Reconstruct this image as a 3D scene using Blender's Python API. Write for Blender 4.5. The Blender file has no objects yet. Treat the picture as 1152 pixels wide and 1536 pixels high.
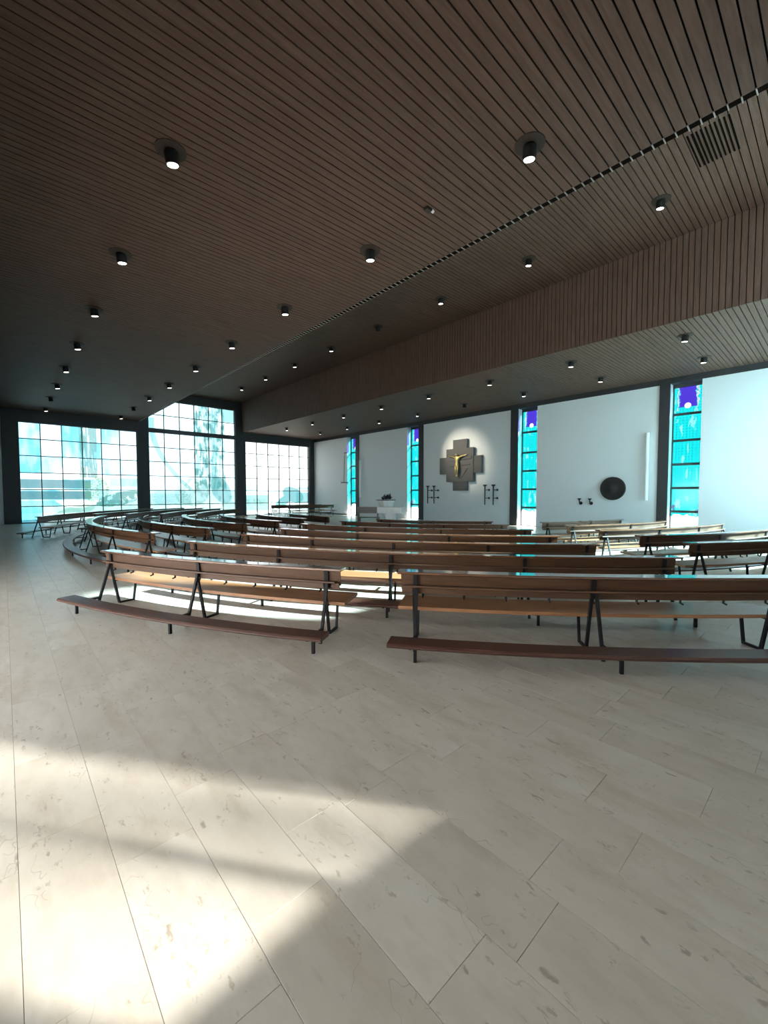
import bpy, math, random
from mathutils import Vector, Matrix
random.seed(7)
R = math.radians
sc = bpy.context.scene
C = sc.collection

# ------------------------------------------------------------------ camera
IW, IH, F = 1152, 1536, 627.8
EYE = Vector((0, 0, 1.65))
YAW, PITCH = R(47.75), R(-2.512)
cam = bpy.data.cameras.new('camera')
cam.sensor_fit = 'VERTICAL'; cam.sensor_height = 24.0; cam.lens = 24.0 * F / IH
cam.clip_start = .05; cam.clip_end = 400
co = bpy.data.objects.new('camera', cam); C.objects.link(co)
co.location = EYE; co.rotation_euler = (R(90) + PITCH, 0, YAW)
sc.camera = co

# ------------------------------------------------------------------ sky, sun, exposure
w = bpy.data.worlds.new('sky'); sc.world = w; w.use_nodes = True
bg = w.node_tree.nodes['Background']
bg.inputs[0].default_value = (.96, .97, 1.0, 1); bg.inputs[1].default_value = 1.0
SUN_AZ, SUN_EL = R(37), R(34)
sun_dir = Vector((math.cos(SUN_AZ) * math.cos(SUN_EL), math.sin(SUN_AZ) * math.cos(SUN_EL), math.sin(SUN_EL)))
sl = bpy.data.lights.new('sun', 'SUN'); sl.energy = 10.0; sl.angle = R(1.9); sl.color = (1, .97, .92)
so = bpy.data.objects.new('sun', sl); C.objects.link(so)
so.rotation_euler = sun_dir.to_track_quat('Z', 'Y').to_euler(); so.location = (20, 30, 30)
sc.view_settings.view_transform = 'Standard'; sc.view_settings.look = 'None'
sc.view_settings.gamma = 1.0; sc.view_settings.use_curve_mapping = False
sc.view_settings.exposure = 3.92
sc.cycles.max_bounces = 10; sc.cycles.diffuse_bounces = 6; sc.cycles.transparent_max_bounces = 12
sc.cycles.use_denoising = True; sc.cycles.sample_clamp_indirect = 4.0
sc.cycles.caustics_reflective = False; sc.cycles.caustics_refractive = False

# ------------------------------------------------------------------ helpers
def ray(px, py):
    v = Vector(((px - IW / 2) / F, -(py - IH / 2) / F, -1))
    return co.rotation_euler.to_matrix() @ v
def at(px, py, depth):            # a point seen at that pixel, that far ahead of the camera
    return EYE + ray(px, py) * depth
def project(p):
    q = co.rotation_euler.to_matrix().transposed() @ (Vector(p) - EYE)
    if q.z > -.05: return None
    return IW / 2 + F * q.x / -q.z, IH / 2 - F * q.y / -q.z, -q.z

class MB:
    def __init__(s): s.v = []; s.f = []; s.uv = []
    def add(s, vs, fs):
        o = len(s.v); s.v += [tuple(p) for p in vs]; s.f += [tuple(i + o for i in f) for f in fs]
        return s
    def box(s, x0, x1, y0, y1, z0, z1):
        return s.add([(x0,y0,z0),(x1,y0,z0),(x1,y1,z0),(x0,y1,z0),(x0,y0,z1),(x1,y0,z1),(x1,y1,z1),(x0,y1,z1)],
                     [(0,3,2,1),(4,5,6,7),(0,1,5,4),(1,2,6,5),(2,3,7,6),(3,0,4,7)])
    def bar(s, p, q, wd, dp=None, up=(0, 0, 1)):
        p, q = Vector(p), Vector(q); d = (q - p).normalized()
        u = Vector(up)
        if abs(d.dot(u)) > .98: u = Vector((1, 0, 0))
        a = d.cross(u).normalized(); b = a.cross(d).normalized()
        a = a * wd / 2; b = b * (dp or wd) / 2
        vs = [p-a-b, p+a-b, p+a+b, p-a+b, q-a-b, q+a-b, q+a+b, q-a+b]
        return s.add(vs, [(0,3,2,1),(4,5,6,7),(0,1,5,4),(1,2,6,5),(2,3,7,6),(3,0,4,7)])
    def tube(s, p, q, r0, r1=None, n=12, caps=True):
        p, q = Vector(p), Vector(q); r1 = r0 if r1 is None else r1
        d = (q - p).normalized(); u = Vector((0, 0, 1)) if abs(d.z) < .9 else Vector((1, 0, 0))
        a = d.cross(u).normalized(); b = d.cross(a)
        vs = []
        for c, r in ((p, r0), (q, r1)):
            for i in range(n):
                t = 2 * math.pi * i / n; vs.append(c + (a * math.cos(t) + b * math.sin(t)) * r)
        fs = [(i, (i+1) % n, n + (i+1) % n, n + i) for i in range(n)]
        if caps: fs += [tuple(range(n))[::-1], tuple(range(n, 2*n))]
        return s.add(vs, fs)
    def lathe(s, c, prof, n=20):
        c = Vector(c); vs = []; m = len(prof)
        for r, z in prof:
            for i in range(n):
                t = 2 * math.pi * i / n; vs.append(c + Vector((r * math.cos(t), r * math.sin(t), z)))
        fs = [(k*n+i, k*n+(i+1) % n, (k+1)*n+(i+1) % n, (k+1)*n+i) for k in range(m-1) for i in range(n)]
        fs += [tuple(range(n))[::-1], tuple(range((m-1)*n, m*n))]
        return s.add(vs, fs)
    def prism(s, poly, axis, a, b):   # polygon in the two other axes, pulled along the axis from a to b
        n = len(poly); vs = []
        for t in (a, b):
            for p in poly:
                q = list(p); q.insert(axis, t); vs.append(q)
        return s.add(vs, [(i, (i+1) % n, n+(i+1) % n, n+i) for i in range(n)] + [tuple(range(n))[::-1], tuple(range(n, 2*n))])
    def sweep(s, cx, cy, prof, a0, a1, n, org=(0, 0, 0)):
        # closed profile (radius, z) carried along an arc about (cx, cy); the angle runs from -Y towards +X
        m = len(prof); o = len(s.v); per = [0]
        for i in range(m): per.append(per[-1] + math.dist(prof[i], prof[(i+1) % m]))
        for k in range(n + 1):
            a = a0 + (a1 - a0) * k / n
            for r, z in prof:
                s.v.append((cx + r * math.sin(a) - org[0], cy - r * math.cos(a) - org[1], z - org[2]))
        rm = prof[0][0]
        for k in range(n):
            for i in range(m):
                j = (i + 1) % m
                s.f.append((o+k*m+i, o+(k+1)*m+i, o+(k+1)*m+j, o+k*m+j))
                u0, u1 = (a0+(a1-a0)*k/n)*rm, (a0+(a1-a0)*(k+1)/n)*rm
                s.uv.append([(u0, per[i]), (u1, per[i]), (u1, per[i+1]), (u0, per[i+1])])
        s.f.append(tuple(o + i for i in range(m))); s.uv.append([(prof[i][0]*3, prof[i][1]) for i in range(m)])
        e = tuple(o + n*m + i for i in range(m))[::-1]; s.f.append(e); s.uv.append([(prof[i][0]*3, prof[i][1]) for i in range(m)][::-1])
        return s
    def mesh(s, name, m=None, smooth=False):
        me = bpy.data.meshes.new(name); me.from_pydata(s.v, [], s.f)
        if s.uv and len(s.uv) == len(s.f):
            l = me.uv_layers.new(name='UVMap'); k = 0
            for f in s.uv:
                for c in f: l.data[k].uv = c; k += 1
        if m: me.materials.append(m)
        if smooth:
            for p in me.polygons: p.use_smooth = True
        me.update(); return me

def link(name, me, parent=None, loc=None):
    o = bpy.data.objects.new(name, me); C.objects.link(o)
    if parent: o.parent = parent
    if loc is not None: o.location = loc
    return o
def obj(name, mb, m, parent=None, smooth=False, loc=None): return link(name, mb.mesh(name, m, smooth), parent, loc)
def tag(o, label, cat, group=None):
    o['label'] = label; o['category'] = cat
    if group: o['group'] = group
    return o
def thing(name, label, cat, loc=(0, 0, 0), rz=0, group=None):
    o = bpy.data.objects.new(name, None); C.objects.link(o); o.empty_display_size = .1
    o.location = loc; o.rotation_euler = (0, 0, rz)
    return tag(o, label, cat, group)
def struct(name, mb, m, label=None):
    o = obj(name, mb, m); o['kind'] = 'structure'
    if label: o['label'] = label
    return o

# ------------------------------------------------------------------ node helper
class N:
    def __init__(s, t, sock): s.t, s.s = t, sock
    def _m(s, op, *a):
        n = s.t.nodes.new('ShaderNodeMath'); n.operation = op
        for i, v in enumerate((s,) + a):
            if isinstance(v, N): s.t.links.new(v.s, n.inputs[i])
            else: n.inputs[i].default_value = v
        return N(s.t, n.outputs[0])
    def __add__(s, o): return s._m('ADD', o)
    def __sub__(s, o): return s._m('SUBTRACT', o)
    def __mul__(s, o): return s._m('MULTIPLY', o)
    def __truediv__(s, o): return s._m('DIVIDE', o)
    def gt(s, o): return s._m('GREATER_THAN', o)
    def lt(s, o): return s._m('LESS_THAN', o)
    def floor(s): return s._m('FLOOR')
    def fract(s): return s._m('FRACT')
    def abs(s): return s._m('ABSOLUTE')
    def max(s, o): return s._m('MAXIMUM', o)
    def min(s, o): return s._m('MINIMUM', o)
    def inv(s): return (s * -1.0) + 1.0
def band(x, a, b): return x.gt(a) * x.lt(b)
def ellipse(u, v, cu, cv, ru, rv):
    a = (u - cu) / ru; b = (v - cv) / rv
    return (a * a + b * b).lt(1.0)
def mixc(t, fac, a, b):
    n = t.nodes.new('ShaderNodeMix'); n.data_type = 'RGBA'
    for i, v in ((0, fac), (6, a), (7, b)):
        if isinstance(v, N): t.links.new(v.s, n.inputs[i])
        elif isinstance(v, tuple): n.inputs[i].default_value = v + (1,) if len(v) == 3 else v
        else: n.inputs[i].default_value = v
    return N(t, n.outputs[2])
def vec(t, x, y, z):
    n = t.nodes.new('ShaderNodeCombineXYZ')
    for i, v in enumerate((x, y, z)):
        if isinstance(v, N): t.links.new(v.s, n.inputs[i])
        else: n.inputs[i].default_value = v
    return N(t, n.outputs[0])
def noise(t, v, scale, detail=3, rough=.5):
    n = t.nodes.new('ShaderNodeTexNoise'); n.inputs['Scale'].default_value = scale
    n.inputs['Detail'].default_value = detail; n.inputs['Roughness'].default_value = rough
    if v is not None: t.links.new(v.s, n.inputs['Vector'])
    return N(t, n.outputs['Fac'])
def wnoise(t, v):
    n = t.nodes.new('ShaderNodeTexWhiteNoise'); t.links.new(v.s, n.inputs['Vector']); return N(t, n.outputs['Value'])
def ramp(t, fac, *stops):
    n = t.nodes.new('ShaderNodeValToRGB'); e = n.color_ramp.elements
    while len(e) < len(stops): e.new(.5)
    for k, (p, c) in zip(e, stops): k.position = p; k.color = (c + (1,)) if len(c) == 3 else c
    t.links.new(fac.s, n.inputs[0]); return N(t, n.outputs[0])
def pos(t):
    g = t.nodes.new('ShaderNodeNewGeometry'); x = t.nodes.new('ShaderNodeSeparateXYZ')
    t.links.new(g.outputs['Position'], x.inputs[0])
    return N(t, g.outputs['Position']), [N(t, o) for o in x.outputs]
def mat(name):
    m = bpy.data.materials.new(name); m.use_nodes = True
    return m, m.node_tree, m.node_tree.nodes['Principled BSDF']
def setc(t, b, key, v):
    if isinstance(v, N): t.links.new(v.s, b.inputs[key])
    elif isinstance(v, tuple): b.inputs[key].default_value = v + (1,)
    else: b.inputs[key].default_value = v
def bump(t, b, h, strength=.2, dist=.01):
    n = t.nodes.new('ShaderNodeBump'); n.inputs['Strength'].default_value = strength; n.inputs['Distance'].default_value = dist
    t.links.new(h.s, n.inputs['Height']); t.links.new(n.outputs[0], b.inputs['Normal'])
def simple(name, col, rough=.5, metal=0, spec=.5, grain=0):
    m, t, b = mat(name)
    if grain:
        p, _ = pos(t); n = noise(t, p, grain, 4)
        setc(t, b, 'Base Color', mixc(t, n, tuple(c * .86 for c in col), tuple(min(1, c * 1.12) for c in col)))
    else: setc(t, b, 'Base Color', col)
    b.inputs['Roughness'].default_value = rough; b.inputs['Metallic'].default_value = metal
    b.inputs['Specular IOR Level'].default_value = spec
    return m

# ------------------------------------------------------------------ materials
def stone():
    m, t, b = mat('pale_limestone')
    p, (x, y, z) = pos(t)
    a = t.nodes.new('ShaderNodeAttribute'); a.attribute_name = 'tint'
    tint = N(t, a.outputs['Fac'])
    shift = vec(t, x * .75 + tint * 40, y * 1.5, tint * 17)
    n1 = noise(t, shift, 2.2, 6, .62); n2 = noise(t, shift, 9, 5, .6)
    col = ramp(t, n1 * .7 + n2 * .3, (.3, (.47, .42, .35)), (.48, (.57, .525, .455)), (.62, (.62, .58, .51)), (.78, (.67, .635, .57)))
    col = mixc(t, tint * .45, col, (.47, .42, .345))
    # shells and small pits
    vo = t.nodes.new('ShaderNodeTexVoronoi'); vo.feature = 'F1'; vo.inputs['Scale'].default_value = 9
    sv = vec(t, x * .8 + n2 * .25, y * 1.5 + n1 * .2, tint * 9); t.links.new(sv.s, vo.inputs['Vector'])
    d = N(t, vo.outputs['Distance'])
    n3 = noise(t, sv, 5.5, 3)
    pit = ramp(t, d, (.08, (1, 1, 1)), (.20, (0, 0, 0)))
    spot = N(t, pit.s) * n3.gt(.54)
    fine = ramp(t, noise(t, shift, 19, 3, .7), (.60, (0, 0, 0)), (.68, (1, 1, 1)))
    f2 = N(t, fine.s) * noise(t, shift, 3.5, 2).gt(.52)
    col = mixc(t, spot * .7, col, (.25, .21, .16))
    col = mixc(t, f2 * .6, col, (.30, .26, .20))
    st = noise(t, vec(t, x * 1.1 + tint * 60, y * 3.2, tint * 31), 1.6, 5, .65)
    col = mixc(t, N(t, ramp(t, st, (.52, (0, 0, 0)), (.68, (1, 1, 1))).s) * .5, col, (.40, .345, .27))
    ring = (noise(t, vec(t, x * 5 + tint * 23, y * 7, tint * 3), 1.5, 1) - .5).abs()
    shell = N(t, ramp(t, ring, (.0, (1, 1, 1)), (.012, (0, 0, 0))).s) * noise(t, sv, 2.6, 2).gt(.60)
    col = mixc(t, shell * .5, col, (.28, .23, .17))
    setc(t, b, 'Base Color', col)
    setc(t, b, 'Roughness', n1 * .18 + .24)
    b.inputs['Specular IOR Level'].default_value = .5
    bump(t, b, (spot * -1.0) + f2 * -.6 + n2 * .35, .25, .004)
    return m
def board_wood():
    m, t, b = mat('stained_ceiling_boards')
    p, (x, y, z) = pos(t)
    i = t.nodes.new('ShaderNodeObjectInfo'); rnd = N(t, i.outputs['Random'])
    cell = wnoise(t, vec(t, (x / .13).floor(), 3.1, 7.7))
    v = vec(t, x * 9.0 + cell * 30, y * .8 + cell * 11, z * .8)
    n = noise(t, v, 2.2, 6, .6); k = noise(t, vec(t, x * 14.0, y * 3.2 + cell * 9, z * 3.2), 1.0, 2)
    col = ramp(t, n, (.3, (.088, .050, .036)), (.5, (.122, .072, .054)), (.7, (.153, .095, .073)))
    col = mixc(t, cell * .35, col, (.150, .089, .068))
    col = mixc(t, N(t, ramp(t, k, (.70, (0, 0, 0)), (.78, (1, 1, 1))).s) * .6, col, (.09, .055, .04))
    setc(t, b, 'Base Color', col); b.inputs['Roughness'].default_value = .62
    b.inputs['Specular IOR Level'].default_value = .25
    return m
def pew_wood(name, dark, mid, light, rough=.2, coat=.9):
    m, t, b = mat(name)
    uv = t.nodes.new('ShaderNodeUVMap'); sp = t.nodes.new('ShaderNodeSeparateXYZ'); t.links.new(uv.outputs[0], sp.inputs[0])
    u, v = N(t, sp.outputs[0]), N(t, sp.outputs[1])
    i = t.nodes.new('ShaderNodeObjectInfo'); rnd = N(t, i.outputs['Random'])
    st = (u / 1.35 + rnd * 5).floor(); cell = wnoise(t, vec(t, st, rnd * 40, (v / .5).floor()))
    g = noise(t, vec(t, u * 1.3 + cell * 20, v * 26, rnd * 30), 1.6, 6, .62)
    g2 = noise(t, vec(t, u * .5, v * 5, rnd * 90), 1.5, 3)
    col = ramp(t, g * .65 + g2 * .35, (.32, dark), (.5, mid), (.68, light))
    col = mixc(t, cell * .35, col, dark)
    setc(t, b, 'Base Color', col); setc(t, b, 'Roughness', g2 * .1 + rough)
    b.inputs['Coat Weight'].default_value = coat; b.inputs['Coat Roughness'].default_value = .05; b.inputs['Coat IOR'].default_value = 1.6
    return m
GT = .118      # how much light the dense coloured glass lets through
def glass(name, build):
    m = bpy.data.materials.new(name); m.use_nodes = True; t = m.node_tree
    t.nodes.clear(); out = t.nodes.new('ShaderNodeOutputMaterial')
    tr = t.nodes.new('ShaderNodeBsdfTransparent'); gl = t.nodes.new('ShaderNodeBsdfGlossy'); gl.inputs['Roughness'].default_value = .12
    mx = t.nodes.new('ShaderNodeMixShader'); mx.inputs[0].default_value = .03
    c = build(t)
    if not isinstance(c, N): c = vec(t, *c)
    ga = t.nodes.new('ShaderNodeGamma'); ga.inputs[1].default_value = .5     # a pane has two faces, each takes its half
    t.links.new(c.s, ga.inputs[0]); t.links.new(ga.outputs[0], tr.inputs[0])
    t.links.new(tr.outputs[0], mx.inputs[1]); t.links.new(gl.outputs[0], mx.inputs[2]); t.links.new(mx.outputs[0], out.inputs[0])
    return m
def scalec(t, c, k):
    n = t.nodes.new('ShaderNodeVectorMath'); n.operation = 'SCALE'; t.links.new(c.s, n.inputs[0])
    if isinstance(k, N): t.links.new(k.s, n.inputs['Scale'])
    else: n.inputs['Scale'].default_value = k
    return N(t, n.outputs[0])
def art_glass(t):
    p, (x, u, v) = pos(t)
    cell = wnoise(t, vec(t, (u / .239).floor(), (v / .469).floor(), 1))
    cell2 = wnoise(t, vec(t, (u / .957 - .68).floor(), (v / .937).floor(), 5))
    big = noise(t, vec(t, u * .5, v * .35, 3), 1.0, 3)
    wl = ramp(t, u / 20.0, (.0, (1, 1, 1)), (.22, (.85,) * 3), (.36, (.5,) * 3), (.66, (.15,) * 3), (1, (.1,) * 3))
    soft = noise(t, vec(t, u * 1.7, v * .5, 9), 1.4, 3)
    cy = ((cell2 * .55 + big * .5 + soft * .9 + cell * .10 - .70) * 1.6).max(0.0).min(1.0)
    col = mixc(t, cy * N(t, wl.s) * 1.1, (1.05, 1.30, 1.32), (.17, .72, .92))
    stripe = noise(t, vec(t, u * 9, v * .7, 0), 1.0, 3); patch = noise(t, vec(t, u * 2.6, v * 1.6, 4), 1.2, 4); fleck = noise(t, vec(t, u * 9, v * 9, 2), 2.0, 2)
    teal, pale = (.06, .21, .235), (.20, .48, .50)
    # first bay: two river bands, an arc, a trunk with a mosaic root, a leaf
    b1 = u.lt(6.6)
    arc = ellipse(u, v, 3.3, 2.05, 1.45, 1.25)
    tri = (v - 2.0).abs()
    col = mixc(t, b1 * band(v, 1.95, 2.45) * u.lt(3.9) * .85, col, teal)
    col = mixc(t, b1 * band(v, 1.32, 1.80) * u.lt(3.9) * .9, col, teal)
    col = mixc(t, b1 * band(v, .55, 1.25) * .6, col, (0.082, 0.381, 0.418))
    col = mixc(t, b1 * arc * (band(v, 2.5, 3.4) + v.lt(1.25)).min(1.0) * .9, col, (1.2, 1.25, 1.25))
    col = mixc(t, b1 * band(u, 3.42, 4.25) * v.gt(2.6) * (stripe.gt(.44) * .7 + .1), col, (0.114, 0.314, 0.299))
    col = mixc(t, b1 * band(u, 3.35, 3.62) * v.gt(2.2) * .5, col, (0.109, 0.323, 0.273))
    col = mixc(t, b1 * ellipse(u, v + fleck * .3, 4.2, 2.0, .62, .85) * (fleck.gt(.50) * .75 + patch.gt(.5) * .2), col, (0.141, 0.332, 0.158))
    leaf = ellipse(u, v + u * -.22, 5.4, .15, 1.25, .42)
    col = mixc(t, b1 * leaf * (patch.gt(.45) * .4 + .45), col, (0.076, 0.260, 0.229))
    col = mixc(t, b1 * ellipse(u, v + u * -.30, 3.0, -.35, 1.1, .35) * .7, col, (0.122, 0.314, 0.273))
    col = mixc(t, b1 * band(v, 2.1, 2.6) * u.gt(4.9) * .5, col, (0.122, 0.381, 0.387))
    # middle bay: tall trunk with trailing root, a bending branch and a mossy bank
    b2 = band(u, 6.6, 13.2)
    w_ = (v * -.16 + .5).max(0.0)
    tl = (u - 9.85 + w_ * .8); trr = (u * -1.0 + 12.0 + w_ * .6)
    trunk = tl.gt(0.0) * trr.gt(0.0) * v.gt(1.9)
    col = mixc(t, b2 * trunk * (stripe.gt(.47) * .55 + patch.gt(.5) * .35), col, (0.082, 0.323, 0.317))
    col = mixc(t, b2 * trunk * patch.gt(.58) * .6, col, (0.098, 0.269, 0.242))
    col = mixc(t, b2 * band(u, 11.05, 11.45) * v.gt(1.5) * .5, col, (0.163, 0.470, 0.484))
    col = mixc(t, b2 * ellipse(u, v + u * .5, 11.7, 7.75, .75, .9) * .7, col, (0.065, 0.278, 0.273))
    br = ((u - 7.25) - ((v - 6.2) * (v - 6.2)) * .13).abs().lt(.17) * v.lt(6.6) * v.gt(1.9)
    col = mixc(t, b2 * br * .65, col, (0.114, 0.358, 0.334))
    col = mixc(t, b2 * v.lt(1.9) * .55, col, pale)
    col = mixc(t, b2 * ellipse(u, v, 9.7, 1.75, 1.15, .95) * (fleck.gt(.45) * .5 + patch.gt(.5) * .25), col, (0.114, 0.278, 0.229))
    col = mixc(t, b2 * band(v, .85, 1.65) * u.lt(9.6) * (fleck.gt(.47) * .55 + .1), col, (0.109, 0.305, 0.264))
    col = mixc(t, b2 * band(v, .5, 1.5) * u.gt(11.5) * (patch.gt(.5) * .5), col, (0.098, 0.314, 0.290))
    col = mixc(t, b2 * v.gt(6.85) * u.gt(11.8) * .75, col, (0.122, 0.426, 0.396))
    # third bay: almost clear, a fish and a band of water low down
    b3 = u.gt(13.2)
    col = mixc(t, b3 * v.gt(1.9) * .8, col, (1.5, 1.55, 1.5))
    fish = ellipse(u, v + u * .25, 17.6, 5.95, .95, .62).max(ellipse(u, v + u * -.55, 16.75, -8.15, .8, .42))
    col = mixc(t, b3 * fish * .85, col, (0.071, 0.332, 0.352))
    col = mixc(t, b3 * band(v, .85, 1.75) * u.gt(17.9) * .8, col, (0.098, 0.358, 0.361))
    col = mixc(t, b3 * (band(v, .35, .65)).max(band(v, 1.95, 2.2)) * u.gt(17.9) * .7, col, (0.109, 0.367, 0.370))
    col = mixc(t, b3 * band(v, .35, 1.55) * u.lt(15.4) * .75, col, (0.150, 0.470, 0.440))
    col = mixc(t, b3 * band(v, .75, 1.25) * u.lt(15.8) * (stripe.gt(.5) * .5), col, (0.122, 0.314, 0.290))
    col = mixc(t, b3 * band(v, 1.85, 2.35) * u.lt(14.5) * .6, col, (0.136, 0.439, 0.431))
    lead = ((u / .4785 - .358).fract().lt(.03)).max((v / .4685).fract().lt(.03))
    col = mixc(t, lead * cell2.gt(.35) * .35, col, (.16, .25, .26))
    return scalec(t, col, GT)
def strip_glass(t):
    p, (u, y, v) = pos(t)
    n1 = noise(t, vec(t, u * 3, v * 3, 0), 1.6, 3); n2 = noise(t, vec(t, u * 5, v * 1.6, 8), 1.3, 2)
    gu, gv = (u / .11).fract(), (v / .11).fract()
    dots = (gu.lt(.34) * gv.lt(.34)).max((u / .17).fract().lt(.09) * .5)
    col = mixc(t, n1 * .5, (.0, 1.0, 1.02), (.05, .92, .90))
    col = mixc(t, dots * .7, col, (0, .30, .34))
    col = mixc(t, n2.gt(.63) * .5, col, (.65, 1.1, 1.1))
    # the mid line of each strip
    d = None
    for c in (-25.16, -18.72, -10.8, -4.25):
        e = (u - c).abs(); d = e if d is None else d.min(e)
    top = v.gt(4.92)
    jag = noise(t, vec(t, u * 8, v * 8, 1), 1.5, 2) * .22
    col = mixc(t, top * (d + jag).lt(.38) * v.gt(5.05), col, (.09, .05, .75))
    col = mixc(t, top * band(d + jag, .40, .45) * .7, col, (1.1, .8, .8))
    col = mixc(t, ((d * d) + (v - 5.10) * (v - 5.10)).lt(.012), col, (1.4, 1.4, 1.5))
    col = mixc(t, (d - .42).abs().lt(.09) * band(v, .9, 1.2) * n1.gt(.5) * .9, col, (.14, .10, .35))
    low = (v + n2 * .5).lt(1.05)
    col = mixc(t, low, col, (4.5, 4.6, 4.6))
    return scalec(t, col, .070)
M = dict(
    stone=stone(), boards=board_wood(),
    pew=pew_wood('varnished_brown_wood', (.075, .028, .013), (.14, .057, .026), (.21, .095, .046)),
    seat=pew_wood('satin_seat_wood_lit', (.20, .085, .036), (.33, .155, .07), (.44, .235, .12), .34, .12),  # orange lightened, window light on the seats put into the colour
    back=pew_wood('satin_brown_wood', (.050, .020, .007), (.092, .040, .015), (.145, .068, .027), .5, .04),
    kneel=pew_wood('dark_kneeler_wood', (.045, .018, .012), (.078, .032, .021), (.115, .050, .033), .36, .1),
    black=simple('black_painted_steel', (.012, .012, .013), .55, 0, .2),
    grout=simple('grout', (.30, .26, .21), .9, grain=20),
    backing=simple('dark_ceiling_void', (.008, .006, .005), .95, 0, .02),
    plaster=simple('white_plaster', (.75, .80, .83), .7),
    pillar=simple('dark_grey_pillar_paint', (.030, .031, .035), .55, grain=6),
    lead=simple('dark_window_bar', (.045, .05, .06), .45),
    jamb=simple('pale_jamb_paint', (.70, .71, .72), .5),
    concrete=simple('exterior_render', (.55, .54, .52), .8, grain=4),
    ground=simple('exterior_paving', (.42, .42, .40), .9, grain=1.5),
    slate=simple('dark_grey_relief_stone', (.085, .090, .095), .65, grain=9),
    gold=simple('gilded_bronze', (.40, .32, .14), .45, .8),
    bronze=simple('dark_patinated_bronze', (.018, .020, .020), .45, .3),
    white=simple('white_enamel', (.83, .86, .86), .35),
    altar=simple('pale_altar_stone', (.80, .82, .80), .5, grain=8),
    shadewood=simple('shade_grey_wood', (.20, .18, .165), .5, grain=12),  # grey is shade on the bench, put into the wood colour
    light_tick=simple('pale_light_tick', (.42, .38, .35), .5),  # light through the ceiling grooves, painted pale
    plate=simple('dark_round_plate', (.055, .042, .036), .6, 0, .15),
    steel=simple('brushed_steel', (.5, .5, .5), .3, .9),
    leaf=simple('green_leaf', (.10, .20, .05), .6),
    bark=simple('bark', (.12, .09, .06), .9),
    art=glass('coloured_art_glass', art_glass), strip=glass('cyan_strip_glass', strip_glass),
    sun_dim=glass('sun_dimming_glass', lambda t: (.095, .095, .092)),  # tint added to dim sun patches through the unseen right wall
    clear=glass('pale_tinted_glass', lambda t: (.17, .24, .26)), bay=glass('pale_cyan_glass', lambda t: (.25, .44, .50)), rear_glass=glass('added_rear_glass', lambda t: (.88, .87, .85)),  # unseen panes, tints set for the light they let in
)
m, t, b = mat('lamp_lens_lit'); b.inputs['Base Color'].default_value = (.9, .9, .88, 1)
b.inputs['Emission Color'].default_value = (1, .93, .80, 1); b.inputs['Emission Strength'].default_value = 1.6; M['lit'] = m
M['unlit'] = simple('lamp_lens_off', (.10, .10, .10), .2)

# ------------------------------------------------------------------ room measures
XW, XR = -30.42, .70            # window wall, right wall (inner faces)
YB, YA = -3.6, 19.55            # back wall, altar wall
ZN, ZS, ZL, ZB = 6.26, 8.36, 6.18, 4.1     # near, raised, altar and rear ceilings
YE, YF = 6.55, 13.25            # edge of the near ceiling, face of the hanging fascia
BP = .13                        # pitch of the ceiling boards

# ------------------------------------------------------------------ floor of stone slabs
fl = struct('floor', MB().box(XW - .4, XR + .3, YB - .3, YA + .4, -.30, -.005), M['grout'], 'pale limestone floor of long staggered slabs')
RW = .3225
known = {0: [-2.53, -1.60], 1: [-2.115], 2: [-1.455], 3: [-.852], 4: [-1.73, -.725], 5: [-.855], 6: [-.61, .42], 8: [-1.40], 9: [-1.055], 10: [-.305]}
slabs = []
rr = random.Random(3)
k0 = int(math.floor((YB) / RW)) - 1; k1 = int((YA + .3) / RW) + 1
for k in range(k0, k1):
    y0 = k * RW; y1 = y0 + RW
    if y1 > YA + .35: continue
    js = sorted(known.get(k, [rr.uniform(-1.2, .2)]))
    while js[-1] < XR: js.append(js[-1] + rr.uniform(.85, 1.25))
    while js[0] > XW - .3: js.insert(0, js[0] - rr.uniform(.8, 1.25))
    for a, c in zip(js[:-1], js[1:]):
        c = min(c, XR + .1); a = max(a, XW - .3)
        if c - a < .05: continue
        slabs.append((a, c, y0, y1, rr.random()))
def slab_mb(mb, a, c, y0, y1):
    g = .0010
    x0, x1, z0, z1 = a + g, c - g, y0 + g, y1 - g
    e = .0008
    vs = [(x0, z0, -.006), (x1, z0, -.006), (x1, z1, -.006), (x0, z1, -.006),
          (x0, z0, -e), (x1, z0, -e), (x1, z1, -e), (x0, z1, -e),
          (x0+e, z0+e, 0), (x1-e, z0+e, 0), (x1-e, z1-e, 0), (x0+e, z1-e, 0)]
    fs = [(8, 9, 10, 11)] + [(i, (i+1) % 4, 4 + (i+1) % 4, 4 + i) for i in range(4)] + [(4 + i, 4 + (i+1) % 4, 8 + (i+1) % 4, 8 + i) for i in range(4)]
    mb.add(vs, fs)
def tint(me, vals):
    a = me.attributes.new('tint', 'FLOAT', 'FACE')
    a.data.foreach_set('value', vals)
def seen(s):
    best = 0
    for px, py in ((s[0], s[2]), (s[1], s[2]), (s[1], s[3]), (s[0], s[3]), ((s[0]+s[1])/2, (s[2]+s[3])/2)):
        q = project((px, py, 0))
        if q and -20 < q[0] < IW + 20 and q[1] < IH + 20: best = max(best, 1 / q[2])
    return best
slabs.sort(key=seen, reverse=True)
for s in slabs[:300]:
    mb = MB(); slab_mb(mb, *s[:4]); o = obj('slab', mb, M['stone'], fl); tint(o.data, [s[4]] * len(o.data.polygons))
mb = MB(); tv = []
for s in slabs[300:]:
    n = len(mb.f); slab_mb(mb, *s[:4]); tv += [s[4]] * (len(mb.f) - n)
o = obj('far_slabs', mb, M['stone'], fl); tint(o.data, tv); o['kind'] = 'stuff'

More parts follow.
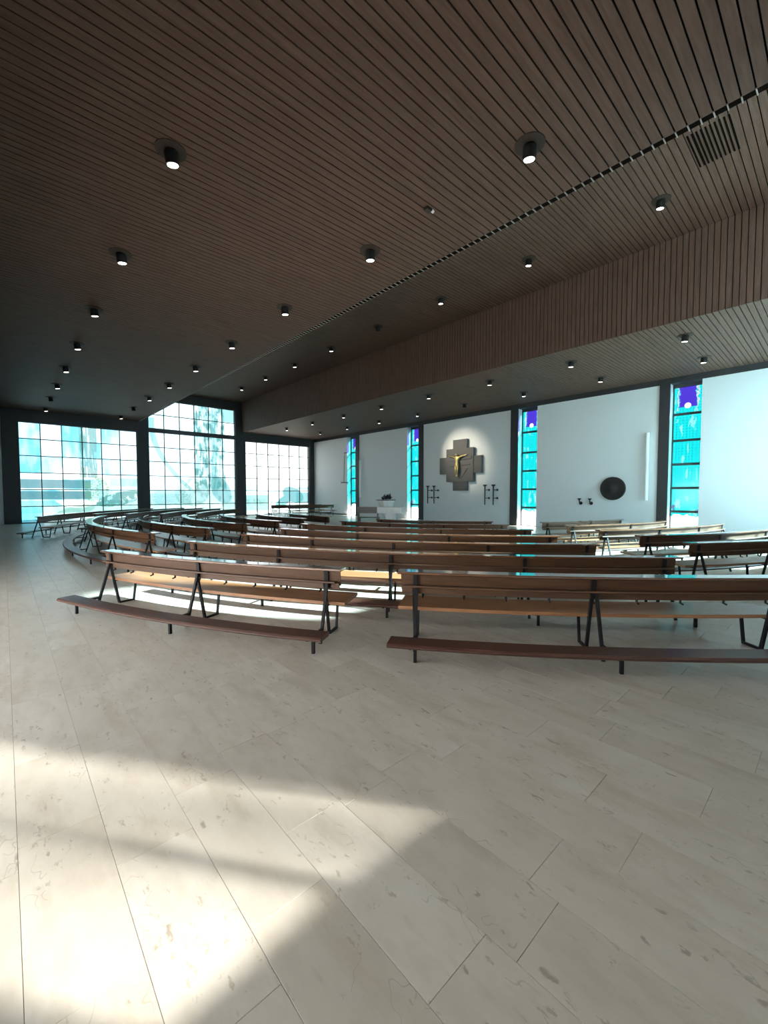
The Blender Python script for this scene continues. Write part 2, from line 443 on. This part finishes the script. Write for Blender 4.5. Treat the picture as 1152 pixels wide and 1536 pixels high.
# ------------------------------------------------------------------ ceilings of narrow boards
NB = int((XR - XW) / BP) + 1
def board_field(name, label, back, board_box, joint_x=-11.0):
    s = struct(name, back, M['backing'], label)
    me = MB().box(*board_box).mesh('board', M['boards'])
    rest = MB()
    for i in range(NB):
        x = XR - BP * (i + 1) + .0375
        if x < XW - .05: break
        if x > joint_x: link('board', me, s, (x, 0, 0))
        else:
            b_ = board_box; rest.box(x + b_[0], x + b_[1], *b_[2:])
    o = obj('far_boards', rest, M['boards'], s); o['kind'] = 'stuff'
    return s
BWD = BP - .018
board_field('ceiling_near', 'low brown slatted ceiling over the open floor', MB().box(XW - .3, XR + .3, -.1, YE - .06, ZN + .02, ZN + .35),
            (0, BWD, -.1, YE - .06, ZN, ZN + .022))
board_field('ceiling_raised', 'raised slatted ceiling between the near ceiling and the fascia', MB().box(XW - .3, XR + .3, YE - .1, YF + .3, ZS + .02, ZS + .35),
            (0, BWD, YE, YF, ZS, ZS + .022))
board_field('ceiling_altar', 'lower slatted ceiling over the altar side', MB().box(XW - .3, XR + .3, YF + .03, YA + .6, ZL + .02, ZL + .35),
            (0, BWD, YF + .03, YA - .05, ZL, ZL + .022))
board_field('trim_fascia', 'tall slatted fascia hanging between the two ceilings', MB().box(XW - .3, XR + .3, YF + .02, YF + .25, ZL + .03, ZS + .1),
            (0, BWD, YF, YF + .022, ZL - .005, ZS))
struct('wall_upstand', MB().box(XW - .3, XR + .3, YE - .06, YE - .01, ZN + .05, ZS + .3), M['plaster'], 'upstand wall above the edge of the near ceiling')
# gap shade painted near-black along the ceiling edge, groove light as pale bars
tr = struct('trim_edge', MB().box(XW, XR, YE - .055, YE + .05, ZN + .012, ZN + .05), M['backing'], 'strip painted near-black as the gap shade along the near ceiling edge')
cm = MB().box(-.006, .006, YE - .06, YE + .055, ZN - .002, ZN + .014).mesh('light_tick', M['light_tick'])
rest = MB()
for i in range(NB):
    x = XR - BP * (i + 1) + .0375 - .009
    if x > -11: link('light_tick', cm, tr, (x, 0, 0))
    elif x > XW: rest.box(x - .006, x + .006, YE - .06, YE + .055, ZN - .002, ZN + .014)
o = obj('far_light_ticks', rest, M['light_tick'], tr); o['kind'] = 'stuff'
# rear part behind the camera
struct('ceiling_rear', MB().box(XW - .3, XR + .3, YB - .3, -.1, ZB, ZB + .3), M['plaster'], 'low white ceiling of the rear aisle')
struct('trim_rear_fascia', MB().box(XW, XR, -.14, -.1, ZB, ZN + .1), M['pillar'], 'dark fascia at the rear edge of the ceiling')

# ------------------------------------------------------------------ window wall
def window_bay(name, label, y0, y1, z1, cols, rows, bars_at=None):
    wd = struct(name, MB().box(XW - .10, XW + .02, y0, y0 + .05, 0, z1).box(XW - .10, XW + .02, y1 - .05, y1, 0, z1)
                .box(XW - .10, XW + .02, y0, y1, z1 - .06, z1).box(XW - .10, XW + .02, y0, y1, 0, .05), M['lead'], label)
    cw = (y1 - y0) / cols
    ys = [y0 + cw * i for i in range(cols + 1)]
    for yv in ys[1:-1]: obj('mullion', MB().box(XW - .07, XW + .01, yv - .022, yv + .022, .05, z1 - .06), M['lead'], wd)
    for zv in rows[1:-1]:
        th = .14 if (bars_at and abs(zv - bars_at) < .01) else .022
        obj('transom', MB().box(XW - .075, XW + (.06 if th > .1 else .005), y0 + .05, y1 - .05, zv - th, zv + th), M['lead'], wd)
    for i in range(cols):
        for a, c in zip(rows[:-1], rows[1:]):
            obj('pane', MB().box(XW - .045, XW - .035, ys[i], ys[i+1], a, c), M['art'], wd)
RWH = .937
base_rows = [RWH * i for i in range(7)]
window_bay('window_1', 'wide coloured glass window bay with river bands, farthest left', .66, 6.40, 5.62, 6, base_rows)
window_bay('window_2', 'tall coloured glass window bay with tree trunk rising above its neighbours', 7.02, 12.80, 7.80, 6, base_rows[:-1] + [5.77, 6.80, 7.80], 5.77)
window_bay('window_3', 'bright pale glass window bay beside the white altar wall', 13.52, 19.13, 5.60, 6, base_rows)
for n_, (a, c) in enumerate(((-.02, .66), (6.40, 7.02), (12.80, 13.52), (19.13, YA + .1))):
    struct('wall_pillar', MB().box(XW - .3, XW + .12, a, c, 0, ZS if n_ in (1, 2) else ZN), M['pillar'], 'dark grey pillar of the window wall')
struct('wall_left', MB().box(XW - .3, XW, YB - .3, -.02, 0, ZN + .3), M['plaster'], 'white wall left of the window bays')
for a, c, z0, z1 in ((.66, 6.4, 5.62, ZN + .1), (7.02, 12.8, 7.8, ZS + .1), (13.52, 19.13, 5.6, ZL + .1)):
    struct('trim_lintel', MB().box(XW - .3, XW + .10, a, c, z0, z1), M['pillar'], 'dark lintel above a window bay')

# ------------------------------------------------------------------ altar wall: white panels, pillars and coloured strips
ZP = 5.957
panels = [('wall_panel', XW, -25.70, 'white wall panel next to the window wall'), ('wall_panel', -24.25, -19.26, 'white wall panel behind the stone altar'),
          ('wall_panel', -17.84, -11.73, 'white wall panel that carries the stepped crucifix'), ('wall_panel', -10.30, -5.11, 'white wall panel with the round dark disc'),
          ('wall_panel', -3.74, XR + .1, 'brightest white wall panel at the right edge')]
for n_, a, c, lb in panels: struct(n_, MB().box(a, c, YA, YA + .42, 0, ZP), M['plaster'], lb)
for a, c in ((-24.63, -24.25), (-18.22, -17.84), (-11.73, -11.32), (-5.11, -4.75)):
    struct('wall_pillar', MB().box(a, c, YA - .06, YA + .42, 0, ZP + .1), M['pillar'], 'slim dark pillar beside a cyan glass strip')
struct('trim_lintel', MB().box(XW, XR + .1, YA - .05, YA + .5, ZP, ZL + .2), M['pillar'], 'dark beam along the top of the altar wall')
struct('baseboard_altar', MB().box(XW + .1, -25.7, YA - .015, YA, 0, .09), M['pillar'], 'dark skirting along the altar wall')
zs = [.03, .937, 1.874, 2.811, 3.748, 4.78, ZP - .13]
for i, (a, c) in enumerate(((-25.70, -24.63), (-19.26, -18.22), (-11.32, -10.30), (-4.75, -3.74))):
    yy = YA + .36
    wd = struct('window_%d' % (4 + i), MB().box(a, a + .05, yy - .03, yy + .05, 0, ZP).box(c - .05, c, yy - .03, yy + .05, 0, ZP)
                .box(a, c, yy - .03, yy + .05, ZP - .13, ZP).box(a, c, yy - .03, yy + .05, 0, .03), M['lead'],
                'narrow cyan stained glass strip with blue top, ' + ('farthest left', 'left of the crucifix', 'right of the crucifix', 'at the far right')[i])
    for zv in zs[1:-1]: obj('bar', MB().box(a + .05, c - .05, yy - .03, yy + .04, zv - .045, zv + .045), M['pillar'], wd)
    for z0, z1 in zip(zs[:-1], zs[1:]): obj('pane', MB().box(a + .05, c - .05, yy, yy + .01, z0, z1), M['strip'], wd)
    jl = c if i < 2 else a
    jx = a if i < 2 else c
    struct('trim_jamb', MB().box(*( (a - .006, a + .001) if i < 2 else (a - .001, a + .006)), YA + .005, YA + .36, 0, ZP), M['jamb'], 'pale jamb beside a cyan glass strip')

# ------------------------------------------------------------------ right wall and back wall (out of the frame, openings shaped to give the daylight)
def wall_x(name, x0, x1, y0, y1, z0, z1, holes, label, gl=()):
    mb = MB(); cur = y0
    for (a, c, zz0, zz1) in sorted(holes):
        mb.box(x0, x1, cur, a, z0, z1); mb.box(x0, x1, a, c, z0, zz0); mb.box(x0, x1, a, c, zz1, z1); cur = c
    mb.box(x0, x1, cur, y1, z0, z1)
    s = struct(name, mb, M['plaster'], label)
    for hi, (a, c, zz0, zz1) in enumerate(holes):
        n = max(1, round((c - a) / .96)); wdt = (c - a) / n
        for i in range(n): obj('pane', MB().box((x0+x1)/2 - .004, (x0+x1)/2 + .004, a + i*wdt + .02, a + (i+1)*wdt - .02, zz0, zz1), M[('sun_dim', 'clear', 'bay')[hi]], s)
        for i in range(n + 1): obj('mullion', MB().box((x0+x1)/2 - .03, (x0+x1)/2 + .03, a + i*wdt - .02, a + i*wdt + .02, zz0, zz1), M['lead'], s)
    return s
wall_x('wall_right', XR, XR + .25, YB - .3, YA + .4, -.1, ZS + .4,
       [(1.85, 3.4, 1.75, 4.3), (7.02, 12.8, 4.5, 7.8), (13.52, 19.13, .9, 5.6)], 'unseen white right wall, glazed openings shaped for the daylight')
GX0, GX1, GZ = -10.0, -2.0, 2.6  # unseen rear glazing, added to light the foreground floor
mb = MB().box(XW, GX0, YB - .3, YB, 0, ZB).box(GX1, XR, YB - .3, YB, 0, ZB).box(GX0, GX1, YB - .3, YB, 0, .1).box(GX0, GX1, YB - .3, YB, GZ, ZB)
bw = struct('wall_back', mb, M['plaster'], 'unseen rear wall, glazing added to light the foreground')
for i in range(8):
    a = GX0 + 1.0 * i
    obj('pane', MB().box(a + .03, a + .97, YB - .15, YB - .14, .1, GZ), M['rear_glass'], bw)
    obj('mullion', MB().box(a - .03, a + .03, YB - .2, YB - .1, .1, GZ), M['lead'], bw)
struct('ground', MB().box(-90, 60, -60, 80, -.6, -.32), M['ground'], 'paved ground outside')

# ------------------------------------------------------------------ pews
def pew(label, cx, cy, r0, a0, a1, detail=0, group='curved pews'):
    """r0: radius of the backrest plane; angles in degrees from -Y towards +X about (cx, cy)."""
    a0, a1 = R(a0), R(a1); am = (a0 + a1) / 2
    org = (cx + r0 * math.sin(am), cy - r0 * math.cos(am), 0)
    t = thing('pew', label, 'pew', org, 0, group)
    n = max(8, int((a1 - a0) * r0 / .3))
    def sw(name, prof, m, ins=0.0, out=0.0, smooth=False):
        prof = [(r0 + r, z) for r, z in prof]
        return obj(name, MB().sweep(cx, cy, prof, a0 + ins / r0 - out / r0, a1 - ins / r0 + out / r0, n, org), m, t, smooth)
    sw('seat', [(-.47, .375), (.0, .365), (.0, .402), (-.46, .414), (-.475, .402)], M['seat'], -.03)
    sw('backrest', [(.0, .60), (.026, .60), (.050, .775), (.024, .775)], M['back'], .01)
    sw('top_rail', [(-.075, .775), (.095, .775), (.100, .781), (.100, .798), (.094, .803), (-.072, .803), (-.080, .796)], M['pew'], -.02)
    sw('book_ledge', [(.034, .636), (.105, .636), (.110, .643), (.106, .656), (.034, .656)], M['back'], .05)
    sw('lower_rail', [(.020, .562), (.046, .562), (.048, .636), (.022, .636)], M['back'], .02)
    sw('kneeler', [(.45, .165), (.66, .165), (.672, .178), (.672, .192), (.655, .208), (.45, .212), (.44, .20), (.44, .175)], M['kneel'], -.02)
    L = (a1 - a0) * r0; ns = max(2, round((L - .3) / 1.75) + 1)
    for i in range(ns):
        a = a0 + (.17 + (L - .34) * i / (ns - 1)) / r0
        def P(r, z, off=0): 
            aa = a + off / r0
            return (cx + (r0 + r) * math.sin(aa) - org[0], cy - (r0 + r) * math.cos(aa) - org[1], z)
        up = (math.cos(a), math.sin(a), 0)
        mb = MB()
        mb.bar(P(.062, .775), P(.046, .57), .05, .014, (math.sin(a), -math.cos(a), 0))
        mb.bar(P(.075, .635, .018), P(.27, .0, .018), .030, None, up)
        mb.bar(P(.06, .635, -.018), P(-.06, .012, -.018), .030, None, up)
        mb.bar(P(-.06, .013, -.012), P(-.28, .013, -.012), .026, None, up)
        mb.bar(P(-.27, .0, -.012), P(-.32, .372, -.012), .026, None, up)
        mb.bar(P(.01, .357, -.012), P(-.40, .357, -.012), .024, None, up)
        mb.bar(P(.22, .150, .018), P(.60, .150, .018), .024, None, up)
        obj('support_frame', mb, M['black'], t)
        obj('leg', MB().bar(P(.545, .165, .06), P(.545, 0, .06), .030, None, up), M['black'], t)
    if detail:
        k = int(L / .42)
        for i in range(k):
            a = a0 + (.25 + (L - .5) * i / max(1, k - 1)) / r0
            def P(r, z): return (cx + (r0 + r) * math.sin(a) - org[0], cy - (r0 + r) * math.cos(a) - org[1], z)
            obj('hook', MB().bar(P(.034, .565), P(.034, .53), .018).bar(P(.034, .534), P(.075, .526), .013), M['black'], t)
    return t
CM = (-12.0, 15.5); CL = (-14.0, 16.0)
pew('nearest and shortest whole pew, left of the gap in the last row', *CM, 15.06, 17.6, 32.8, 1, 'pews of the middle block')
pew('nearest long pew right of the gap in the last row, cut by the frame', *CM, 15.04, 35.4, 50.6, 1, 'pews of the middle block')
words = ['second', 'third', 'fourth', 'fifth', 'sixth', 'front']
for i, (r, a, c) in enumerate(((13.66, 17.6, 50.0), (12.24, 16.4, 48.6), (10.85, 14.8, 48.3), (9.40, 10.5, 48.3), (7.86, 11.0, 47.6), (6.52, 14.2, 46.8))):
    pew('long curved brown pew of the middle block, %s row%s' % (words[i], '' if i == 5 else ' counted from the open floor'), *CM, r, a, c, i < 2, 'pews of the middle block')
words = ['farthest and front-most', 'second', 'third', 'fourth', 'nearest']
for i, (r, a, c) in enumerate(((6.98, 58.4, 88.0), (8.22, 58.2, 89.4), (9.64, 57.4, 88.4), (10.95, 57.1, 89.5), (12.22, 56.5, 88.5))):
    pew('sunlit pew at the right side, %s row of its block%s' % (words[i], ' from the altar' if 0 < i < 4 else ''), *CM, r, a, c, i > 2, 'pews of the right block')
words = ['outermost', 'second', 'third', 'fourth', 'fifth', 'innermost']
for i, (r, a, c) in enumerate(((14.15, -22, 16.4), (12.72, -22, 16.0), (11.30, -21, 14.2), (9.90, -20, 12.8), (8.50, -19, 10.4), (7.15, -18, 9.4))):
    pew('dark shaded pew of the left block across the aisle, %s row%s' % (words[i], ' from outside' if 0 < i < 5 else ''), *CL, r, a, c, 0, 'pews of the left block')
words = ['outermost', 'second', 'third', 'fourth', 'innermost']
for i, (r, a, c) in enumerate(((16.25, -54, -22), (15.0, -58, -28.5), (13.7, -58, -27), (12.3, -57, -26), (10.9, -56, -26))):
    pew('greyish pew in front of the coloured windows, %s row%s' % (words[i], ' from outside' if 0 < i < 4 else ''), *CL, r, a, c, 0, 'pews by the window wall')
pew('short brown pew by the corner of window wall and altar wall', *CL, 12.9, -103, -86, 0, 'pews near the altar wall')
pew('short brown pew just behind the corner pew', *CL, 14.3, -101, -84, 0, 'pews near the altar wall')

# ------------------------------------------------------------------ sanctuary
ap = at(586.5, 760, 20.0); rz = R(33)
al = thing('altar', 'white stone T-shaped altar table in front of the white wall', 'altar', (ap.x, ap.y, 0), rz)
obj('table_top', MB().box(-.58, .58, -.40, .40, .73, 1.02), M['altar'], al)
obj('pedestal', MB().box(-.19, .19, -.20, .20, 0, .73), M['altar'], al)
fp = at(579, 749, 22.4)
fo = thing('baptismal_font', 'pale stone bowl font on a foot behind the altar', 'font', (fp.x, fp.y, 0), 0)
obj('bowl', MB().lathe((0, 0, 0), [(.20, .72), (.30, .86), (.42, 1.08), (.49, 1.30), (.44, 1.30), (.40, 1.22)], 12), M['altar'], fo)
obj('foot', MB().lathe((0, 0, 0), [(.34, 0), (.34, .08), (.18, .14), (.18, .72)], 16), M['altar'], fo)
obj('rim', MB().lathe((0, 0, 0), [(.50, 1.29), (.53, 1.30), (.53, 1.325), (.0, 1.335)], 24), M['slate'], fo)
mb = MB(); r2 = random.Random(5)
for i in range(26):
    a = r2.uniform(0, 6.28); rr_ = r2.uniform(0, .30); x = rr_ * math.cos(a); y = rr_ * math.sin(a)
    q = Vector((x + r2.uniform(-.12, .12), y + r2.uniform(-.1, .1), r2.uniform(.06, .20) + (.10 if x > .1 else 0)))
    mb.tube((x, y, 0), q, .05, .012, 6)
lowest = min(v_[2] for v_ in mb.v); mb.v = [(a_, b_, c_ - lowest) for a_, b_, c_ in mb.v]
o = obj('foliage_arrangement', mb, M['bronze'], None, False, (fp.x, fp.y, 1.337))
tag(o, 'dark low arrangement lying on the stone font', 'arrangement')
bp = at(552, 760, 21.2)
be = thing('altar_bench', 'wooden bench with shade painted grey, left of the stone altar', 'bench', (bp.x, bp.y, 0), R(40))
obj('backrest', MB().box(-.55, .55, -.02, .02, .66, .98), M['shadewood'], be)
obj('seat', MB().box(-.55, .55, .02, .45, .40, .45), M['shadewood'], be)
for s in (-.5, .5):
    obj('leg', MB().box(s - .04, s + .04, -.03, .03, 0, .70), M['shadewood'], be)
    obj('leg', MB().box(s - .04, s + .04, .38, .44, 0, .40), M['shadewood'], be)

# stepped crucifix relief
cx_, cz_ = -14.88, 3.28
cr = thing('crucifix', 'stepped dark grey stone cross relief with a gilded figure on white wall', 'crucifix', (cx_, YA - .004, cz_))
obj('cross_slab', MB().box(-.95, .95, -.22, 0, -.95, .95), M['slate'], cr)
for nm, bx in (('arm_block', (-1.48, -.95, -.18, 0, -.48, .48)), ('arm_block', (.95, 1.48, -.18, 0, -.48, .48)),
               ('top_block', (-.49, .49, -.18, 0, .95, 1.46)), ('foot_block', (-.49, .49, -.18, 0, -1.46, -.95))):
    obj(nm, MB().box(*bx), M['slate'], cr)
# shallow carving on the centre slab
for p, q, w_ in (((-.75, -.235, .34), (.85, -.235, .40), .16), ((.10, -.235, -.75), (.55, -.235, -.22), .05), ((-.70, -.235, -.05), (.75, -.235, .02), .03)):
    obj('carving', MB().bar(p, q, .05, w_), M['slate'], cr)
# figure: one skinned body
vs = [(0, 0, 0), (0, 0, .22), (0, 0, .40), (0, -.01, .50), (-.015, -.04, .60), (-.02, -.05, .68),
      (.16, 0, .44), (.40, .02, .50), (.62, .04, .55), (.70, .04, .57), (-.16, 0, .44), (-.40, .02, .50), (-.62, .04, .55), (-.70, .04, .57),
      (.07, -.01, -.08), (.08, -.07, -.34), (.04, -.01, -.62), (.03, -.05, -.72), (-.07, -.01, -.08), (-.04, -.08, -.34), (-.02, -.02, -.62), (-.02, -.06, -.72)]
rad = [.105, .095, .115, .05, .075, .05, .055, .042, .032, .03, .055, .042, .032, .03, .085, .058, .035, .03, .085, .058, .035, .03]
ed = [(0,1),(1,2),(2,3),(3,4),(4,5),(2,6),(6,7),(7,8),(8,9),(2,10),(10,11),(11,12),(12,13),(0,14),(14,15),(15,16),(16,17),(0,18),(18,19),(19,20),(20,21)]
me = bpy.data.meshes.new('figure'); me.from_pydata([Vector(v) * .95 for v in vs], ed, []); me.materials.append(M['gold'])
fg = link('figure', me, cr, (-.06, -.36, .02)); fg['label'] = 'gilded crucified figure with outstretched arms'
md = fg.modifiers.new('skin', 'SKIN')
for i, r_ in enumerate(rad): me.skin_vertices[0].data[i].radius = (r_ * .95, r_ * .95)
me.skin_vertices[0].data[0].use_root = True
fg.modifiers.new('sub', 'SUBSURF').levels = 1; fg.modifiers['sub'].render_levels = 2

# candle holders on the crucifix panel
for i, (xr, lab) in enumerate(((-17.12, 'outer left of the crucifix'), (-16.62, 'inner left of the crucifix'), (-13.02, 'inner right of the crucifix'), (-12.50, 'outer right of the crucifix'))):
    t = thing('candle_holder', 'tall black wall candle holder, ' + lab, 'candle holder', (xr, YA, 1.05), 0, 'tall wall candle holders')
    obj('rod', MB().tube((0, -.40, 0), (0, -.40, 1.0), .032, .04, 10), M['bronze'], t)
    obj('cup', MB().lathe((0, -.40, .98), [(.04, 0), (.10, .05), (.11, .10), (.0, .10)], 14), M['bronze'], t)
    for z in (.36, .80):
        obj('arm', MB().tube((0, -.40, z), (0, 0, z), .020, None, 8), M['bronze'], t)
        obj('rosette', MB().tube((0, -.03, z), (0, 0, z), .06, .06, 12), M['bronze'], t)
for xr, lab in ((-8.12, 'left'), (-7.66, 'right')):
    t = thing('candle_bracket', 'small dark candle bracket left of the round disc, the %s one of two' % lab, 'candle holder', (xr, YA, 1.22), 0, 'small wall candle brackets')
    obj('arm', MB().tube((0, -.18, .06), (0, 0, 0), .02, None, 8), M['bronze'], t)
    obj('rosette', MB().tube((0, -.04, 0), (0, 0, 0), .075, None, 14), M['bronze'], t)
    obj('cup', MB().lathe((0, -.18, .04), [(.02, 0), (.03, .10), (.085, .16), (.085, .18), (.0, .18)], 12), M['bronze'], t)
t = thing('tabernacle_disc', 'round dark bronze disc hanging on the white wall', 'disc', (-6.76, YA - .004, 1.87))
obj('disc', MB().tube((0, -.10, 0), (0, 0, 0), .49, .50, 40), M['bronze'], t)
obj('rim', MB().tube((0, -.12, 0), (0, -.10, 0), .50, .50, 40, True), M['bronze'], t)
obj('boss', MB().tube((-.06, -.15, .06), (-.06, -.12, .06), .05, .30, 24), M['bronze'], t)
for xx, yy, lab in ((-5.47, YA - .14, 'right of the round disc'), (-23.98, YA - .14, 'on the panel behind the altar bench')):
    t = thing('wall_tube_lamp', 'tall white vertical tube fixture ' + lab, 'wall lamp', (xx, yy, 1.38), 0, 'white tube fixtures')
    obj('tube', MB().tube((0, 0, 0), (0, 0, 2.73), .075, None, 16), M['white'], t, False)
    for z in (.4, 2.3): obj('bracket', MB().box(-.02, .02, 0, .14, z, z + .05), M['white'], t)
t = thing('sanctuary_lamp', 'thin hanging lamp with a horizontal arm by the first white panel', 'hanging lamp', (-25.72, YA - .26, 2.50))
obj('wire', MB().tube((-.03, 0, 0), (.02, 0, 2.25), .014, None, 6), M['bronze'], t)
obj('wire', MB().tube((-.14, 0, .02), (.02, 0, 2.25), .010, None, 6), M['bronze'], t)
obj('arm', MB().tube((-.50, 0, 0), (.38, 0, 0), .03, None, 8), M['bronze'], t)
obj('glass', MB().lathe((-.45, 0, -.04), [(.05, 0), (.075, .06), (.075, .14), (.06, .16), (.0, .16)], 12), M['white'], t)
obj('wall_plate', MB().box(-.03, .06, 0, .25, 2.22, 2.28), M['bronze'], t)

# ------------------------------------------------------------------ ceiling spotlights
plate_me = MB().lathe((0, 0, 0), [(.195, -.012), (.195, 0)], 24).mesh('plate', M['plate'])
body_mb = MB().lathe((0, 0, 0), [(.072, -.175), (.088, -.175), (.088, -.03), (.075, -.005)], 18)
body_me = body_mb.mesh('housing', M['black'])
lens = MB().lathe((0, 0, 0), [(.068, -.180), (.072, -.170)], 18)
lens_on, lens_off = lens.mesh('lens', M['lit']), lens.mesh('lens', M['unlit'])
ordw = ['first', 'second', 'third', 'fourth', 'fifth', 'sixth', 'seventh', 'eighth', 'ninth']
def spots(y, z, x0, n, where, off, first=0):
    for i in range(n):
        x = x0 - 3.26 * i
        lit = i not in off
        t = thing('ceiling_spotlight', '%s round black spotlight %s, %s from the camera' % ('lit' if lit else 'unlit', where, ordw[i + first]), 'spotlight', (x, y, z), 0, 'ceiling spotlights')
        link('plate', plate_me, t)
        h = link('housing', body_me, t); h.rotation_euler = (R(9), R(7), 0)
        link('lens', lens_on if lit else lens_off, h)
spots(1.80, ZN, -6.24, 8, 'in the left row of the near ceiling', (6,))
spots(5.28, ZN, -2.95, 9, 'in the right row of the near ceiling', (7,))
spots(11.33, ZS, -3.05, 8, 'in the raised ceiling strip', (3,))
spots(14.58, ZL, -3.22, 8, 'in the fascia-side row of the altar ceiling', ())
spots(17.38, ZL, -3.30, 8, 'in the wall-side row of the altar ceiling', (3,))
# the lamp that picks out the crucifix
sp = bpy.data.lights.new('crucifix_spot', 'SPOT'); sp.energy = 95; sp.color = (1, .86, .66); sp.spot_size = R(40); sp.spot_blend = 1.0; sp.shadow_soft_size = .05
so2 = bpy.data.objects.new('crucifix_spot', sp); C.objects.link(so2)
so2.location = (-16.26, 14.58, 5.93)
so2.rotation_euler = (Vector(so2.location) - Vector((-14.75, YA, 3.75))).to_track_quat('Z', 'Y').to_euler()
# small sensor and the air grille
t = thing('ceiling_sensor', 'small box sensor between the boards of the near ceiling', 'sensor', (-4.67, 5.22, ZN))
obj('case', MB().box(-.05, .03, -.07, .05, -.05, 0), M['plate'], t)
obj('eye', MB().tube((.02, .05, -.03), (.03, .085, -.05), .028, .024, 12), M['white'], t)
t = thing('air_grille', 'dark slotted air grille in the raised ceiling near the right edge', 'vent', (-1.90, 10.25, ZS - .002))
for i in range(10): obj('slot', MB().box(-.33 + i * .068, -.30 + i * .068, -.55, .55, -.008, 0), M['backing'], t)

# ------------------------------------------------------------------ tree outside the right wall, its leaves break up the sun
def tree(base, h, cr_, nleaf, label, seed):
    r3 = random.Random(seed); t = thing('tree', label, 'tree', base)
    mb = MB().tube((0, 0, 0), (0, 0, h * .55), .16, .10, 10)
    for i in range(9):
        a = r3.uniform(0, 6.28); z = h * r3.uniform(.35, .6)
        mb.tube((0, 0, z), (math.cos(a) * cr_ * .7, math.sin(a) * cr_ * .7, h * r3.uniform(.6, .95)), .06, .02, 6)
    obj('trunk', mb, M['bark'], t)
    mb = MB()
    for i in range(nleaf):            # leaves hang in clumps
        d = Vector((r3.gauss(0, 1), r3.gauss(0, 1), r3.gauss(0, 1))).normalized() * r3.random() ** .5
        cc = Vector((d.x * cr_, d.y * cr_, h * .72 + d.z * cr_))
        for j in range(36):
            c = cc + Vector((r3.gauss(0, .30), r3.gauss(0, .30), r3.gauss(0, .22))); s = r3.uniform(.16, .30)
            a = Vector((r3.gauss(0, 1), r3.gauss(0, 1), r3.gauss(0, 1))).normalized(); e = a.orthogonal().normalized()
            mb.add([c - a * s, c + e * s * .6, c + a * s, c - e * s * .6], [(0, 1, 2, 3)])
    o = obj('foliage', mb, M['leaf'], t); o['kind'] = 'stuff'
c0 = Vector((XR, 2.7, 2.9)) + sun_dir * 17
tree((c0.x, c0.y, -.32), c0.z / .72, 3.8, 38, 'leafy tree standing outside the right wall', 40)
